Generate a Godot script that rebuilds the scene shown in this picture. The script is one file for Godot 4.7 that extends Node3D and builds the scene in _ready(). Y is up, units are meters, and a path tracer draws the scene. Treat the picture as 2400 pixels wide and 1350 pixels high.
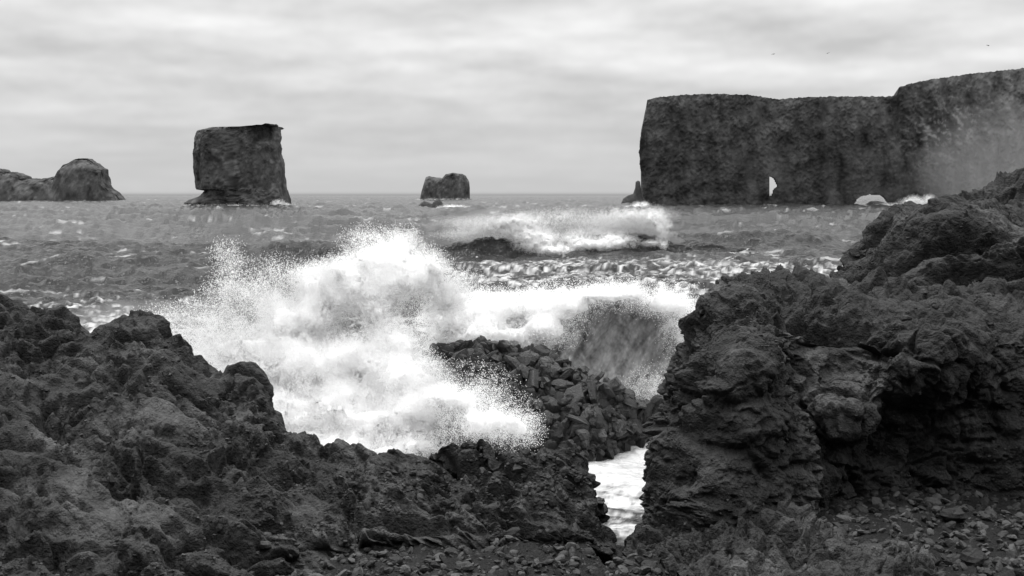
extends Node3D
# A black and white seascape: tuff rocks in front, surf and spray, sea stacks and a headland with arches behind.
# Sea level is y = 0, the camera stands 10 m above it and looks along -z.

const EYE := 10.0        # height of the camera above the sea
const FOCAL := 2800.0    # focal length in pixels of the 2400 pixel wide photograph
const HORIZON := 457.0   # row of the horizon in it

var rng := RandomNumberGenerator.new()
var N := {}              # noises
var M := {}              # materials
var stone_shapes: Array[ArrayMesh] = []
var block_shapes: Array[ArrayMesh] = []
var drop_shapes: Array[ArrayMesh] = []
const EDGES := [[0, 1], [2, 3], [4, 5], [6, 7], [0, 2], [1, 3], [4, 6], [5, 7], [0, 4], [1, 5], [2, 6], [3, 7]]   # of a cell
const DROPS := [2, 5, 14, 36, 84, 160]   # drops in a cell, from thin to thick spray


func at(px: float, py: float, d: float) -> Vector3:
	return Vector3((px - 1200.0) / FOCAL * d, EYE - (py - HORIZON) / FOCAL * d, -d)


func tag(o: Node, label: String, category: String, group := "", kind := "") -> Node:
	o.set_meta("label", label)
	o.set_meta("category", category)
	if group: o.set_meta("group", group)
	if kind: o.set_meta("kind", kind)
	return o


func put(called: String, mesh: Mesh, mat: Material, parent: Node = self) -> MeshInstance3D:
	var o := MeshInstance3D.new()
	o.name = called
	o.mesh = mesh
	if mat: o.material_override = mat
	parent.add_child(o, true)
	return o


func numbered(called: String, k: int) -> String:
	return called if k == 0 else "%s_%03d" % [called, k]


func noise(kind: String, seed_: int, freq: float, octaves := 4, gain := 0.5) -> FastNoiseLite:
	var n := FastNoiseLite.new()
	n.seed = seed_
	n.frequency = freq
	n.fractal_octaves = octaves
	n.fractal_gain = gain
	n.noise_type = FastNoiseLite.TYPE_SIMPLEX_SMOOTH
	n.fractal_type = FastNoiseLite.FRACTAL_FBM
	if kind == "ridged":
		n.fractal_type = FastNoiseLite.FRACTAL_RIDGED
	elif kind == "cell" or kind == "crack" or kind == "plate":
		n.noise_type = FastNoiseLite.TYPE_CELLULAR
		n.fractal_type = FastNoiseLite.FRACTAL_NONE
		n.cellular_jitter = 1.0
		n.cellular_distance_function = FastNoiseLite.DISTANCE_EUCLIDEAN
		n.cellular_return_type = FastNoiseLite.RETURN_DISTANCE
		if kind == "crack": n.cellular_return_type = FastNoiseLite.RETURN_DISTANCE2_SUB
		if kind == "plate": n.cellular_return_type = FastNoiseLite.RETURN_CELL_VALUE
	return n


func grey(v: float) -> Color:
	return Color(v, v, v)


# ---------------------------------------------------------------- surfaces

func catmull(a: Array, n: int) -> PackedVector3Array:
	var out := PackedVector3Array()
	out.resize(n)
	var last := a.size() - 1
	for i in n:
		var t := float(i) / (n - 1) * last
		var k := mini(int(t), last - 1)
		var p0: Vector3 = a[maxi(k - 1, 0)]
		var p1: Vector3 = a[k]
		var p2: Vector3 = a[k + 1]
		var p3: Vector3 = a[mini(k + 2, last)]
		out[i] = p1.cubic_interpolate(p2, p0, p3, t - k)
	return out


# a net of control points (rows of columns) made into nu x nv points; rows run from the front foot up and over to the back
func net(rows: Array, nu: int, nv: int) -> PackedVector3Array:
	var wide := []
	for r in rows:
		wide.append(catmull(r, nu))
	var out := PackedVector3Array()
	out.resize(nu * nv)
	var last := rows.size() - 1
	for j in nv:
		var t := float(j) / (nv - 1) * last
		var k := mini(int(t), last - 1)
		var r0: PackedVector3Array = wide[maxi(k - 1, 0)]
		var r1: PackedVector3Array = wide[k]
		var r2: PackedVector3Array = wide[k + 1]
		var r3: PackedVector3Array = wide[mini(k + 2, last)]
		var f := t - k
		for i in nu:
			out[j * nu + i] = r1[i].cubic_interpolate(r2[i], r0[i], r3[i], f)
	return out


func normals(p: PackedVector3Array, nu: int, nv: int, wrap := false) -> PackedVector3Array:
	var out := PackedVector3Array()
	out.resize(p.size())
	for j in nv:
		var ja := maxi(j - 1, 0) * nu
		var jb := mini(j + 1, nv - 1) * nu
		var row := j * nu
		for i in nu:
			var ia := i - 1
			var ib := i + 1
			if ia < 0: ia = nu - 2 if wrap else 0
			if ib >= nu: ib = 1 if wrap else nu - 1
			out[row + i] = (p[row + ib] - p[row + ia]).cross(p[jb + i] - p[ja + i]).normalized()
	return out


func grid(p: PackedVector3Array, nu: int, nv: int, colors := PackedColorArray(), wrap := false, skip := PackedByteArray()) -> ArrayMesh:
	var idx := PackedInt32Array()
	idx.resize((nu - 1) * (nv - 1) * 6)
	var c := 0
	for j in nv - 1:
		for i in nu - 1:
			if skip.size() and skip[j * nu + i]: continue
			var a := j * nu + i
			idx[c] = a
			idx[c + 1] = a + nu
			idx[c + 2] = a + nu + 1
			idx[c + 3] = a
			idx[c + 4] = a + nu + 1
			idx[c + 5] = a + 1
			c += 6
	idx.resize(c)
	var arr := []
	arr.resize(Mesh.ARRAY_MAX)
	arr[Mesh.ARRAY_VERTEX] = p
	arr[Mesh.ARRAY_NORMAL] = normals(p, nu, nv, wrap)
	if colors.size(): arr[Mesh.ARRAY_COLOR] = colors
	arr[Mesh.ARRAY_INDEX] = idx
	var m := ArrayMesh.new()
	m.add_surface_from_arrays(Mesh.PRIMITIVE_TRIANGLES, arr)
	return m


# the work is shared out to all processors in slices; each slice is computed on its own and joined in order
func sliced(count: int, work: Callable) -> Array:
	var parts := 16
	var out := []
	out.resize(parts)
	var one := func(k: int) -> void: out[k] = work.call(count * k / parts, count * (k + 1) / parts)
	var id := WorkerThreadPool.add_group_task(one, parts)
	WorkerThreadPool.wait_for_group_task_completion(id)
	return out


func displaced(p: PackedVector3Array, nu: int, nv: int, f: Callable, wrap := false) -> PackedVector3Array:
	var n := normals(p, nu, nv, wrap)
	var work := func(from: int, to: int) -> PackedVector3Array:
		var part := PackedVector3Array()
		part.resize(to - from)
		for i in range(from, to):
			var d: float = f.call(p[i])
			part[i - from] = p[i] + n[i] * d
		return part
	var out := PackedVector3Array()
	for part in sliced(p.size(), work): out.append_array(part)
	if wrap:
		for j in nv: out[j * nu + nu - 1] = out[j * nu]
	return out


func coloured(p: PackedVector3Array, f: Callable) -> PackedColorArray:
	var work := func(from: int, to: int) -> PackedColorArray:
		var part := PackedColorArray()
		part.resize(to - from)
		for i in range(from, to): part[i - from] = grey(f.call(p[i]))
		return part
	var out := PackedColorArray()
	for part in sliced(p.size(), work): out.append_array(part)
	return out


# ---------------------------------------------------------------- stones and drops

# a broken stone: a jittered ball cut by random planes, flat faces
func stone_shape(cuts: int, squash: Vector3, detail := 5) -> ArrayMesh:
	var nu := detail * 2 + 1
	var nv := detail + 2
	var planes := []
	for k in cuts:
		var n := Vector3(rng.randf_range(-1, 1), rng.randf_range(-1, 1), rng.randf_range(-1, 1)).normalized()
		planes.append([n, rng.randf_range(0.5, 0.85)])
	var p := PackedVector3Array()
	for j in nv:
		var lat := -PI / 2 + PI * j / (nv - 1)
		for i in nu:
			var lon := TAU * (i % (nu - 1)) / (nu - 1)
			var v := Vector3(-cos(lon) * cos(lat), sin(lat), sin(lon) * cos(lat))
			var r := 1.0
			for q in planes:
				var t: float = v.dot(q[0])
				if t > 0.0: r = minf(r, q[1] / t)
			p.append(v * r * squash)
	var st := SurfaceTool.new()
	st.begin(Mesh.PRIMITIVE_TRIANGLES)
	st.set_smooth_group(-1)
	for j in nv - 1:
		for i in nu - 1:
			var a := p[j * nu + i]
			var b := p[(j + 1) * nu + i]
			var c := p[(j + 1) * nu + i + 1]
			var d := p[j * nu + i + 1]
			if j < nv - 2:
				for v in [a, b, c]: st.add_vertex(v)
			if j > 0:
				for v in [a, c, d]: st.add_vertex(v)
	st.generate_normals()
	return st.commit()


# a piece of a basalt column: an uneven prism of five or six sides with bevelled ends
func block_shape() -> ArrayMesh:
	var sides := rng.randi_range(5, 6)
	var half := rng.randf_range(0.28, 0.5)
	var ring := []
	for k in sides:
		var a := TAU * (k + rng.randf_range(-0.22, 0.22)) / sides
		ring.append(Vector3(-cos(a), 0, sin(a)) * rng.randf_range(0.85, 1.1))
	var tilt := Vector3(rng.randf_range(-0.25, 0.25), 0, rng.randf_range(-0.25, 0.25))
	var levels := []
	for l in [[-half, 0.8], [-half * 0.7, 1.0], [half * 0.62, 1.02], [half * 0.9, 0.9], [half, 0.74]]:
		var row := []
		for v in ring:
			var q: Vector3 = v * l[1]
			row.append(Vector3(q.x, l[0] + q.dot(tilt) * (1.0 if l[0] > 0 else 0.3), q.z))
		levels.append(row)
	var st := SurfaceTool.new()
	st.begin(Mesh.PRIMITIVE_TRIANGLES)
	st.set_smooth_group(-1)
	for j in 4:
		for i in sides:
			var i2 := (i + 1) % sides
			for v in [levels[j][i], levels[j + 1][i], levels[j + 1][i2], levels[j][i], levels[j + 1][i2], levels[j][i2]]: st.add_vertex(v)
	for i in range(1, sides - 1):
		for v in [levels[4][0], levels[4][i + 1], levels[4][i]]: st.add_vertex(v)
	st.generate_normals()
	return st.commit()


# a handful of drops: small tetrahedra scattered through a ball of radius one
func drops_shape(count: int, small: float, large: float) -> ArrayMesh:
	var p := PackedVector3Array()
	for k in count:
		var c := Vector3(rng.randfn(), rng.randfn(), rng.randfn()) * 0.42
		var s := small * pow(large / small, pow(rng.randf(), 3.0))
		var b := Basis.from_euler(Vector3(rng.randf() * TAU, rng.randf() * TAU, rng.randf() * TAU)).scaled(Vector3.ONE * s)
		var v := [c + b * Vector3(1, 1, 1), c + b * Vector3(1, -1, -1), c + b * Vector3(-1, 1, -1), c + b * Vector3(-1, -1, 1)]
		for f in [[0, 1, 2], [0, 3, 1], [0, 2, 3], [1, 3, 2]]:
			for q in f: p.append(v[q])
	var arr := []
	arr.resize(Mesh.ARRAY_MAX)
	arr[Mesh.ARRAY_VERTEX] = p
	var m := ArrayMesh.new()
	m.add_surface_from_arrays(Mesh.PRIMITIVE_TRIANGLES, arr)
	return m


func scattered(called: String, shape: Mesh, mat: Material, where: Array, parent: Node) -> MultiMeshInstance3D:
	var mm := MultiMesh.new()
	mm.transform_format = MultiMesh.TRANSFORM_3D
	mm.mesh = shape
	mm.instance_count = where.size()
	for i in where.size():
		mm.set_instance_transform(i, where[i])
	var o := MultiMeshInstance3D.new()
	o.name = called
	o.multimesh = mm
	o.material_override = mat
	o.set_meta("kind", "stuff")
	parent.add_child(o, true)
	return o


# a cloud of spray. blobs: [px, py, depth, half width px, half height px, half depth m, thickness of the spray]
# Where it is thick the cloud is a solid body of foam; round that, every cell of space holds more or fewer drops.
func spray(parent: Node, blobs: Array, cell: float, ragged := 0.9, body := true, lumps := 0.24, thrown_from := Vector3.INF) -> void:
	var lo := Vector3.ONE * 1e9
	var hi := Vector3.ONE * -1e9
	var balls := []
	for b in blobs:
		var k: float = b[2] / FOCAL
		var c := at(b[0], b[1], b[2])
		var r := Vector3(b[3] * k, b[4] * k, b[5])
		balls.append([c, r, b[6]])
		lo = lo.min(c - r * 1.7)
		hi = hi.max(c + r * 1.7)
	lo.y = maxf(lo.y, -cell * 2.0)
	var nx := int((hi.x - lo.x) / cell) + 3
	var ny := int((hi.y - lo.y) / cell) + 3
	var nz := int((hi.z - lo.z) / cell) + 3
	var rho := PackedFloat32Array()
	rho.resize(nx * ny * nz)
	for b in balls:
		var c: Vector3 = b[0]
		var r: Vector3 = b[1]
		var peak: float = b[2]
		var a := (c - r * 1.7 - lo) / cell
		var e := (c + r * 1.7 - lo) / cell
		for z in range(maxi(0, int(a.z)), mini(nz, int(e.z) + 2)):
			var dz := (lo.z + z * cell - c.z) / r.z
			for y in range(maxi(0, int(a.y)), mini(ny, int(e.y) + 2)):
				var dy := (lo.y + y * cell - c.y) / r.y
				var q := dz * dz + dy * dy
				if q > 2.9: continue
				for x in range(maxi(0, int(a.x)), mini(nx, int(e.x) + 2)):
					var dx := (lo.x + x * cell - c.x) / r.x
					var w := q + dx * dx
					if w < 2.9: rho[(z * ny + y) * nx + x] += peak * exp(-1.4 * w)
	var f := lumps / cell
	var where := {}
	for z in nz:
		for y in ny:
			for x in nx:
				var n := (z * ny + y) * nx + x
				if rho[n] < 0.012:
					rho[n] = 0.0
					continue
				var p := lo + Vector3(x, y, z) * cell
				var wob: float = N.wisp.get_noise_3d(p.x * f, p.y * f, p.z * f)
				var curd: float = N.curd.get_noise_3d(p.x * f, p.y * f, p.z * f)
				if thrown_from != Vector3.INF:   # drawn out into strings along the way the water was thrown
					var away := p - thrown_from
					var far_ := away.length()
					curd = 0.5 * curd + 0.9 * N.curd.get_noise_3d(atan2(away.x, away.y) * 5.0, far_ * 0.22, away.z / maxf(far_, 1.0) * 5.0)
				rho[n] *= clampf(1.0 + (wob * 2.6 + curd * 1.1) * ragged, 0.06, 2.6)
				if (body and rho[n] > 2.6) or p.y < -cell: continue
				var want := 150.0 * minf(rho[n], 1.2) * rng.randf_range(0.6, 1.4)
				var level := 0
				while level < 5 and DROPS[level] * 1.6 < want: level += 1
				if want < 1.0 and rng.randf() > want: continue
				var key := level * 3 + rng.randi() % 3
				if not where.has(key): where[key] = []
				var turn := Basis.from_euler(Vector3(rng.randf() * TAU, rng.randf() * TAU, rng.randf() * TAU)).scaled(Vector3.ONE * cell)
				where[key].append(Transform3D(turn, p + Vector3(rng.randf() - 0.5, rng.randf() - 0.5, rng.randf() - 0.5) * cell))
	for key in where: scattered("droplets", drop_shapes[key], M.spray, where[key], parent)
	if body: foam_body(parent, rho, nx, ny, nz, lo, cell)


# the surface where the spray turns solid white, one vertex in each cell that it crosses
func foam_body(parent: Node, rho: PackedFloat32Array, nx: int, ny: int, nz: int, lo: Vector3, cell: float) -> void:
	var vert := PackedVector3Array()
	var norm := PackedVector3Array()
	var id := PackedInt32Array()
	id.resize(nx * ny * nz)
	id.fill(-1)
	var step := [0, 1, nx, nx + 1, nx * ny, nx * ny + 1, nx * ny + nx, nx * ny + nx + 1]
	var level := 1.0
	for z in nz - 1:
		for y in ny - 1:
			for x in nx - 1:
				var n := (z * ny + y) * nx + x
				var over := 0
				for k in 8:
					if rho[n + step[k]] > level: over += 1
				if over == 0 or over == 8: continue
				var sum := Vector3.ZERO
				var weight := 0.0
				var slope := Vector3.ZERO
				for k in 8:
					var v := rho[n + step[k]]
					var corner := Vector3(k & 1, (k >> 1) & 1, k >> 2)
					slope += (corner - Vector3.ONE * 0.5) * v
				for e in EDGES:
					var va := rho[n + step[e[0]]] - level
					var vb := rho[n + step[e[1]]] - level
					if (va > 0.0) == (vb > 0.0): continue
					var ca := Vector3(e[0] & 1, (e[0] >> 1) & 1, e[0] >> 2)
					var cb := Vector3(e[1] & 1, (e[1] >> 1) & 1, e[1] >> 2)
					sum += ca.lerp(cb, va / (va - vb))
					weight += 1.0
				id[n] = vert.size()
				vert.append(lo + (Vector3(x, y, z) + sum / weight) * cell)
				norm.append(-slope.normalized())
	var idx := PackedInt32Array()
	for z in range(1, nz - 1):
		for y in range(1, ny - 1):
			for x in range(1, nx - 1):
				var n := (z * ny + y) * nx + x
				var here := rho[n] > level
				for axis in 3:
					var d: int = [1, nx, nx * ny][axis]
					if (rho[n + d] > level) == here: continue
					var u: int = [nx, nx * ny, 1][axis]
					var w: int = [nx * ny, 1, nx][axis]
					var q := [id[n], id[n - u], id[n - u - w], id[n - w]]
					if q.min() < 0: continue
					if here: q.reverse()
					idx.append_array([q[0], q[1], q[2], q[0], q[2], q[3]])
	if idx.is_empty(): return
	var arr := []
	arr.resize(Mesh.ARRAY_MAX)
	arr[Mesh.ARRAY_VERTEX] = vert
	arr[Mesh.ARRAY_NORMAL] = norm
	arr[Mesh.ARRAY_INDEX] = idx
	var m := ArrayMesh.new()
	m.add_surface_from_arrays(Mesh.PRIMITIVE_TRIANGLES, arr)
	put("foam", m, M.foam, parent).set_meta("kind", "stuff")


func mist(parent: Node, px: float, py: float, d: float, size: Vector3, density: float, turn := 0.0) -> void:
	var f := FogVolume.new()
	f.name = "mist"
	f.shape = RenderingServer.FOG_VOLUME_SHAPE_ELLIPSOID
	f.size = size
	var m := FogMaterial.new()
	m.albedo = Color(1, 1, 1)
	m.density = density
	f.material = m
	f.position = at(px, py, d)
	f.rotation.z = turn
	f.set_meta("kind", "stuff")
	parent.add_child(f, true)


# ---------------------------------------------------------------- materials

func noise_texture(seed_: int, freq: float, octaves: int, lo: float, hi: float, size := 512, kind := "fbm", gain := 0.55) -> NoiseTexture2D:
	var t := NoiseTexture2D.new()
	t.width = size
	t.height = size
	t.seamless = true
	t.noise = noise(kind, seed_, freq, octaves, gain)
	var g := Gradient.new()
	g.set_color(0, grey(lo).linear_to_srgb())
	g.set_color(1, grey(hi).linear_to_srgb())
	t.color_ramp = g
	return t


func rock_material(scale_: float, relief: float, rough := 0.9, lo := 0.45, hi := 1.0, seed_ := 3) -> StandardMaterial3D:
	var m := StandardMaterial3D.new()
	m.vertex_color_use_as_albedo = true
	m.albedo_texture = noise_texture(seed_, 0.02, 6, lo, hi, 1024, "fbm", 0.65)
	m.roughness = rough
	m.metallic_specular = 0.35
	m.uv1_triplanar = true
	m.uv1_world_triplanar = true
	m.uv1_scale = Vector3.ONE * scale_
	m.heightmap_enabled = true
	m.heightmap_texture = noise_texture(seed_ + 1, 0.03, 6, 0.0, 1.0, 1024, "fbm", 0.7)
	m.heightmap_scale = relief
	return m


func make_materials() -> void:
	M.tuff = rock_material(0.45, 6.0, 0.72, 0.3, 1.2)
	M.tuff.metallic_specular = 0.3
	M.stone = rock_material(0.9, 1.2, 0.62, 0.5, 1.0, 11)
	M.stone.vertex_color_use_as_albedo = false
	M.stone.albedo_color = grey(0.05).linear_to_srgb()
	M.stone_dark = M.stone.duplicate()
	M.stone_dark.albedo_color = grey(0.028).linear_to_srgb()
	M.stone_pale = M.stone.duplicate()
	M.stone_pale.albedo_color = grey(0.10).linear_to_srgb()
	M.basalt = rock_material(0.35, 6.0, 0.3, 0.4, 1.0, 21)
	M.basalt.vertex_color_use_as_albedo = false
	M.basalt.albedo_color = grey(0.052).linear_to_srgb()
	M.basalt_dark = M.basalt.duplicate()
	M.basalt_dark.albedo_color = grey(0.02).linear_to_srgb()
	M.basalt_pale = M.basalt.duplicate()
	M.basalt_pale.albedo_color = grey(0.085).linear_to_srgb()
	M.far = rock_material(0.009, 45.0, 0.95, 0.45, 1.1, 31)
	M.gravel = rock_material(1.3, 5.0, 0.8, 0.15, 1.4, 41)
	var w := StandardMaterial3D.new()
	w.vertex_color_use_as_albedo = true
	w.roughness = 0.16
	w.metallic_specular = 0.17
	w.uv1_triplanar = true
	w.uv1_world_triplanar = true
	w.uv1_scale = Vector3.ONE * 0.021
	w.heightmap_enabled = true
	w.heightmap_texture = noise_texture(51, 0.014, 7, 0.0, 1.0, 1024, "fbm", 0.62)
	w.heightmap_scale = 55.0
	M.water = w
	var s := StandardMaterial3D.new()
	s.albedo_color = grey(0.96).linear_to_srgb()
	s.roughness = 0.9
	s.metallic_specular = 0.2
	s.backlight_enabled = true
	s.backlight = Color(1, 1, 1)
	M.spray = s
	var fo: StandardMaterial3D = s.duplicate()
	fo.backlight_enabled = false
	fo.albedo_color = grey(0.95).linear_to_srgb()
	M.foam = fo
	var b := StandardMaterial3D.new()
	b.albedo_color = grey(0.02).linear_to_srgb()
	b.roughness = 0.9
	M.feather = b


# ---------------------------------------------------------------- the scene

func _ready() -> void:
	rng.seed = 7
	var t0 := Time.get_ticks_msec()
	make_camera()
	make_sky_and_sun()
	N.big = noise("fbm", 1, 0.45, 3)
	N.ridge = noise("ridged", 2, 0.8, 4)
	N.knob = noise("cell", 3, 2.2)
	N.knob2 = noise("cell", 4, 5.5)
	N.pit = noise("fbm", 17, 2.3, 4, 0.6)
	N.bed = noise("fbm", 18, 0.6, 4, 0.6)
	N.curd = noise("fbm", 19, 1.3, 3, 0.6)
	N.foam3 = noise("fbm", 20, 2.4, 3, 0.6)
	N.cleft = noise("crack", 23, 0.9)
	N.cleft2 = noise("crack", 24, 2.6)
	N.dome = noise("cell", 25, 0.75)
	N.plate = noise("plate", 26, 1.3)
	N.knob3 = noise("cell", 16, 13.0)
	N.fine = noise("fbm", 5, 5.0, 4, 0.6)
	N.patch = noise("fbm", 6, 0.9, 4, 0.6)
	N.far = noise("fbm", 7, 0.03, 5, 0.55)
	N.farridge = noise("ridged", 8, 0.02, 4)
	N.wisp = noise("fbm", 9, 0.45, 4, 0.6)
	N.swell = noise("fbm", 10, 0.03, 3)
	N.chop = noise("fbm", 11, 0.22, 4, 0.6)
	N.foam = noise("ridged", 12, 0.16, 4, 0.6)
	N.foam2 = noise("fbm", 13, 0.7, 4, 0.6)
	N.caps = noise("fbm", 14, 0.035, 4, 0.6)
	N.crack = noise("crack", 15, 1.4)
	make_materials()
	for k in 8: stone_shapes.append(stone_shape(rng.randi_range(9, 14), Vector3(1, rng.randf_range(0.45, 0.8), rng.randf_range(0.7, 1.0))))
	for k in 8: block_shapes.append(block_shape())
	for many in DROPS:
		for k in 3: drop_shapes.append(drops_shape(many, 0.014, 0.074))
	print("start ", Time.get_ticks_msec() - t0)
	make_sea()
	print("sea ", Time.get_ticks_msec() - t0)
	make_ground()
	make_shade_slope()
	make_headland()
	make_stacks()
	print("far ", Time.get_ticks_msec() - t0)
	make_left_outcrop()
	make_right_outcrops()
	print("rocks ", Time.get_ticks_msec() - t0)
	make_mound()
	make_waves()
	make_burst()
	print("spray ", Time.get_ticks_msec() - t0)
	make_beach_stones()
	make_birds()
	print("end ", Time.get_ticks_msec() - t0)


func make_camera() -> void:
	var c := Camera3D.new()
	c.name = "camera"
	c.projection = Camera3D.PROJECTION_FRUSTUM
	c.near = 0.1
	c.far = 60000.0
	c.size = 2.0 * 0.1 * 675.0 / FOCAL
	c.frustum_offset = Vector2(0, -(675.0 - HORIZON) / FOCAL * 0.1)
	c.position = Vector3(0, EYE, 0)
	add_child(c)
	c.current = true


func make_sky_and_sun() -> void:
	var e := Environment.new()
	e.background_mode = Environment.BG_SKY
	e.tonemap_mode = Environment.TONE_MAPPER_LINEAR
	e.tonemap_exposure = 1.5
	e.sdfgi_enabled = true
	e.ssao_enabled = true
	e.ssil_enabled = true
	e.volumetric_fog_enabled = true
	e.volumetric_fog_density = 0.0
	# an overcast dome, brighter towards the zenith, with the layers of a stratus deck seen from below
	var w := 2048
	var h := 1024
	var im := Image.create(w, h, false, Image.FORMAT_RGBF)
	var deck := noise("fbm", 77, 0.9, 6, 0.62)
	var band := noise("fbm", 78, 0.25, 3, 0.5)
	for y in h:
		var el := (0.5 - (y + 0.5) / h) * PI
		if el <= 0.0:
			im.fill_rect(Rect2i(0, y, w, 1), grey(0.1))
			continue
		var s := sin(el)
		var base := 0.39 * (1.0 + 2.8 * s)
		var up := 1.0 / (s + 0.06)
		if el > 0.6 and y % 2 == 1:
			im.blit_rect(im, Rect2i(0, y - 1, w, 1), Vector2i(0, y))
			continue
		for x in w:
			var az := TAU * (x + 0.5) / w
			var px := sin(az) * cos(el) * up
			var pz := cos(az) * cos(el) * up
			var n := deck.get_noise_3d(px * 1.0, 0.0, pz) * 0.28 + band.get_noise_3d(px * 0.4, 3.0, pz) * 0.24
			n *= clampf(s * 12.0, 0.25, 1.35)
			im.set_pixel(x, y, grey(base * (1.0 + n * 1.1)))
	var sky := Sky.new()
	var sm := PanoramaSkyMaterial.new()
	sm.panorama = ImageTexture.create_from_image(im)
	sky.sky_material = sm
	e.sky = sky
	var we := WorldEnvironment.new()
	we.name = "environment"
	we.environment = e
	add_child(we)
	var sun := DirectionalLight3D.new()
	sun.name = "sun"
	sun.light_energy = 0.5
	sun.light_angular_distance = 12.0
	sun.light_color = Color(1, 1, 1)
	sun.shadow_enabled = true
	sun.rotation_degrees = Vector3(-70, 205, 0)
	add_child(sun)


# ---------------------------------------------------------------- sea

var SWELLS := [   # x, z, half length, height, half width: single swells that stand out in the picture
	[26.0, -222.0, 34.0, 2.3, 7.0], [70.0, -228.0, 30.0, 1.9, 7.0], [-30.0, -186.0, 13.0, 2.2, 5.0], [-52.0, -165.0, 12.0, 1.9, 6.0], [-105.0, -420.0, 60.0, 2.6, 12.0],
	[-52.0, -128.0, 7.0, 1.2, 4.0], [60.0, -480.0, 60.0, 2.0, 12.0], [-150.0, -600.0, 90.0, 2.6, 16.0], [20.0, -640.0, 60.0, 2.2, 16.0], [-20.0, -330.0, 40.0, 1.6, 10.0], [12.0, -126.0, 16.0, 0.7, 4.0]]


func sea_height(x: float, z: float) -> float:
	var d := -z
	var h: float = 1.3 * N.swell.get_noise_2d(x * 0.6, z * 1.1)
	h += 1.0 * N.chop.get_noise_2d(x * 0.55, z)
	if d < 600.0: h += 0.24 * N.foam2.get_noise_2d(x * 0.8, z * 1.2)
	h *= (smoothstep(20.0, 130.0, d) * 0.75 + 0.25) * (1.0 + clampf((d - 220.0) / 320.0, 0.0, 1.5))
	for s in SWELLS:
		var a: float = (x - s[0]) / s[2]
		var b: float = (z - s[1] + 2.5 * sin(x * 0.09)) / s[4]
		if absf(b) < 3.0 and absf(a) < 2.0: h += s[3] * exp(-a * a * a * a) * exp(-b * b)
	return h


func foam_amount(x: float, z: float) -> float:
	var d := -z
	var warp: float = N.chop.get_noise_2d(x * 0.3 + 50.0, z * 0.3) * 6.0
	var lace: float = N.foam.get_noise_2d(x * 0.45 + warp, z * 1.1 + warp) * 0.5 + 0.5
	var bits: float = N.foam2.get_noise_2d(x, z * 1.4) * 0.5 + 0.5
	if d < 70.0: bits = bits * 0.5 + 0.5 * (N.foam3.get_noise_2d(x, z * 1.3) * 0.5 + 0.5)
	var region := 0.0
	# the trail of foam behind the breaker, and the boiling water by the rocks
	var pxl := x / d * FOCAL + 1200.0
	region = maxf(region, smoothstep(205.0, 165.0, d) * smoothstep(-22.0, 0.0, x + (d - 100.0) * 0.10) * 0.45)
	region = maxf(region, smoothstep(135.0, 92.0, d) * 0.48)
	region = maxf(region, smoothstep(80.0, 60.0, d) * 0.86)
	region = maxf(region, smoothstep(56.0, 47.0, d) * 0.95)
	region = lerpf(region, 0.50, smoothstep(43.0, 37.5, d))
	var f := smoothstep(0.98 - region * 0.75, 1.22 - region * 0.75, lace * 0.62 + bits * 0.55)
	# white caps further out
	var caps: float = N.caps.get_noise_2d(x * 0.7, z * 2.0)
	f = maxf(f, smoothstep(0.46, 0.62, caps + 0.45 * N.foam2.get_noise_2d(x * 0.25, z * 0.7)) * 0.5)
	return clampf(f, 0.0, 1.0)


func make_sea() -> void:
	var nu := 640
	var nv := 620
	var work := func(from: int, to: int) -> Array:
		var p := PackedVector3Array()
		var c := PackedColorArray()
		for j in range(from, to):
			var d := 30.0 * pow(250.0 / 30.0, j / 420.0) if j < 420 else 250.0 * pow(24000.0 / 250.0, (j - 420.0) / (nv - 421.0))
			for i in nu:
				var u := float(i) / (nu - 1) * 2.0 - 1.0
				var x := (u * 0.50 + 0.12 * u * u * u) * d
				var z := -d
				p.append(Vector3(x, sea_height(x, z) if d < 6000.0 else 0.0, z))
				var tone: float = 0.028 + 0.016 * N.caps.get_noise_2d(x * 0.5 + 300.0, z * 1.5)
				var f := foam_amount(x, z) if d < 3000.0 else 0.0
				c.append(grey(lerpf(tone, 0.56, f)))
		return [p, c]
	var p := PackedVector3Array()
	var c := PackedColorArray()
	for part in sliced(nv, work):
		p.append_array(part[0])
		c.append_array(part[1])
	var o := put("sea", grid(p, nu, nv, c), M.water)
	tag(o, "grey choppy sea with streaks of white foam reaching to the horizon", "sea", "", "structure")


# ---------------------------------------------------------------- foreground ground

func ground_y(x: float, z: float) -> float:
	var y: float = 6.42 + 0.10 * N.big.get_noise_2d(x * 1.2, z * 1.2) + 0.05 * N.patch.get_noise_2d(x * 1.5, z * 1.5)
	y += 0.12 * smoothstep(1.5, 5.0, x)
	var gap := smoothstep(0.6, 0.95, x) * (1.0 - smoothstep(1.5, 1.9, x))
	y -= smoothstep(13.1, 15.5, -z - 1.4 * smoothstep(2.2, 3.4, x) + 1.35 * gap) * 8.5
	return y


func make_ground() -> void:
	var nu := 340
	var nv := 220
	var p := PackedVector3Array()
	p.resize(nu * nv)
	for j in nv:
		var v := float(j) / (nv - 1)
		var z := -9.5 - 9.0 * v if v > 0.0 else 8.0
		for i in nu:
			var x := -8.0 + 17.0 * float(i) / (nu - 1)
			var y: float = ground_y(x, z) + 0.018 * N.fine.get_noise_2d(x, z) + 0.03 * maxf(0.0, -N.knob2.get_noise_2d(x, z) - 0.3)
			p[j * nu + i] = Vector3(x, y, z)
	var f := func(q: Vector3) -> float: return 0.036 + 0.02 * N.patch.get_noise_3d(q.x, q.y, q.z)
	var o := put("ground", grid(p, nu, nv, coloured(p, f)), M.gravel)
	tag(o, "dark gravel and sand in front of the rocks", "ground", "", "structure")


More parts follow.
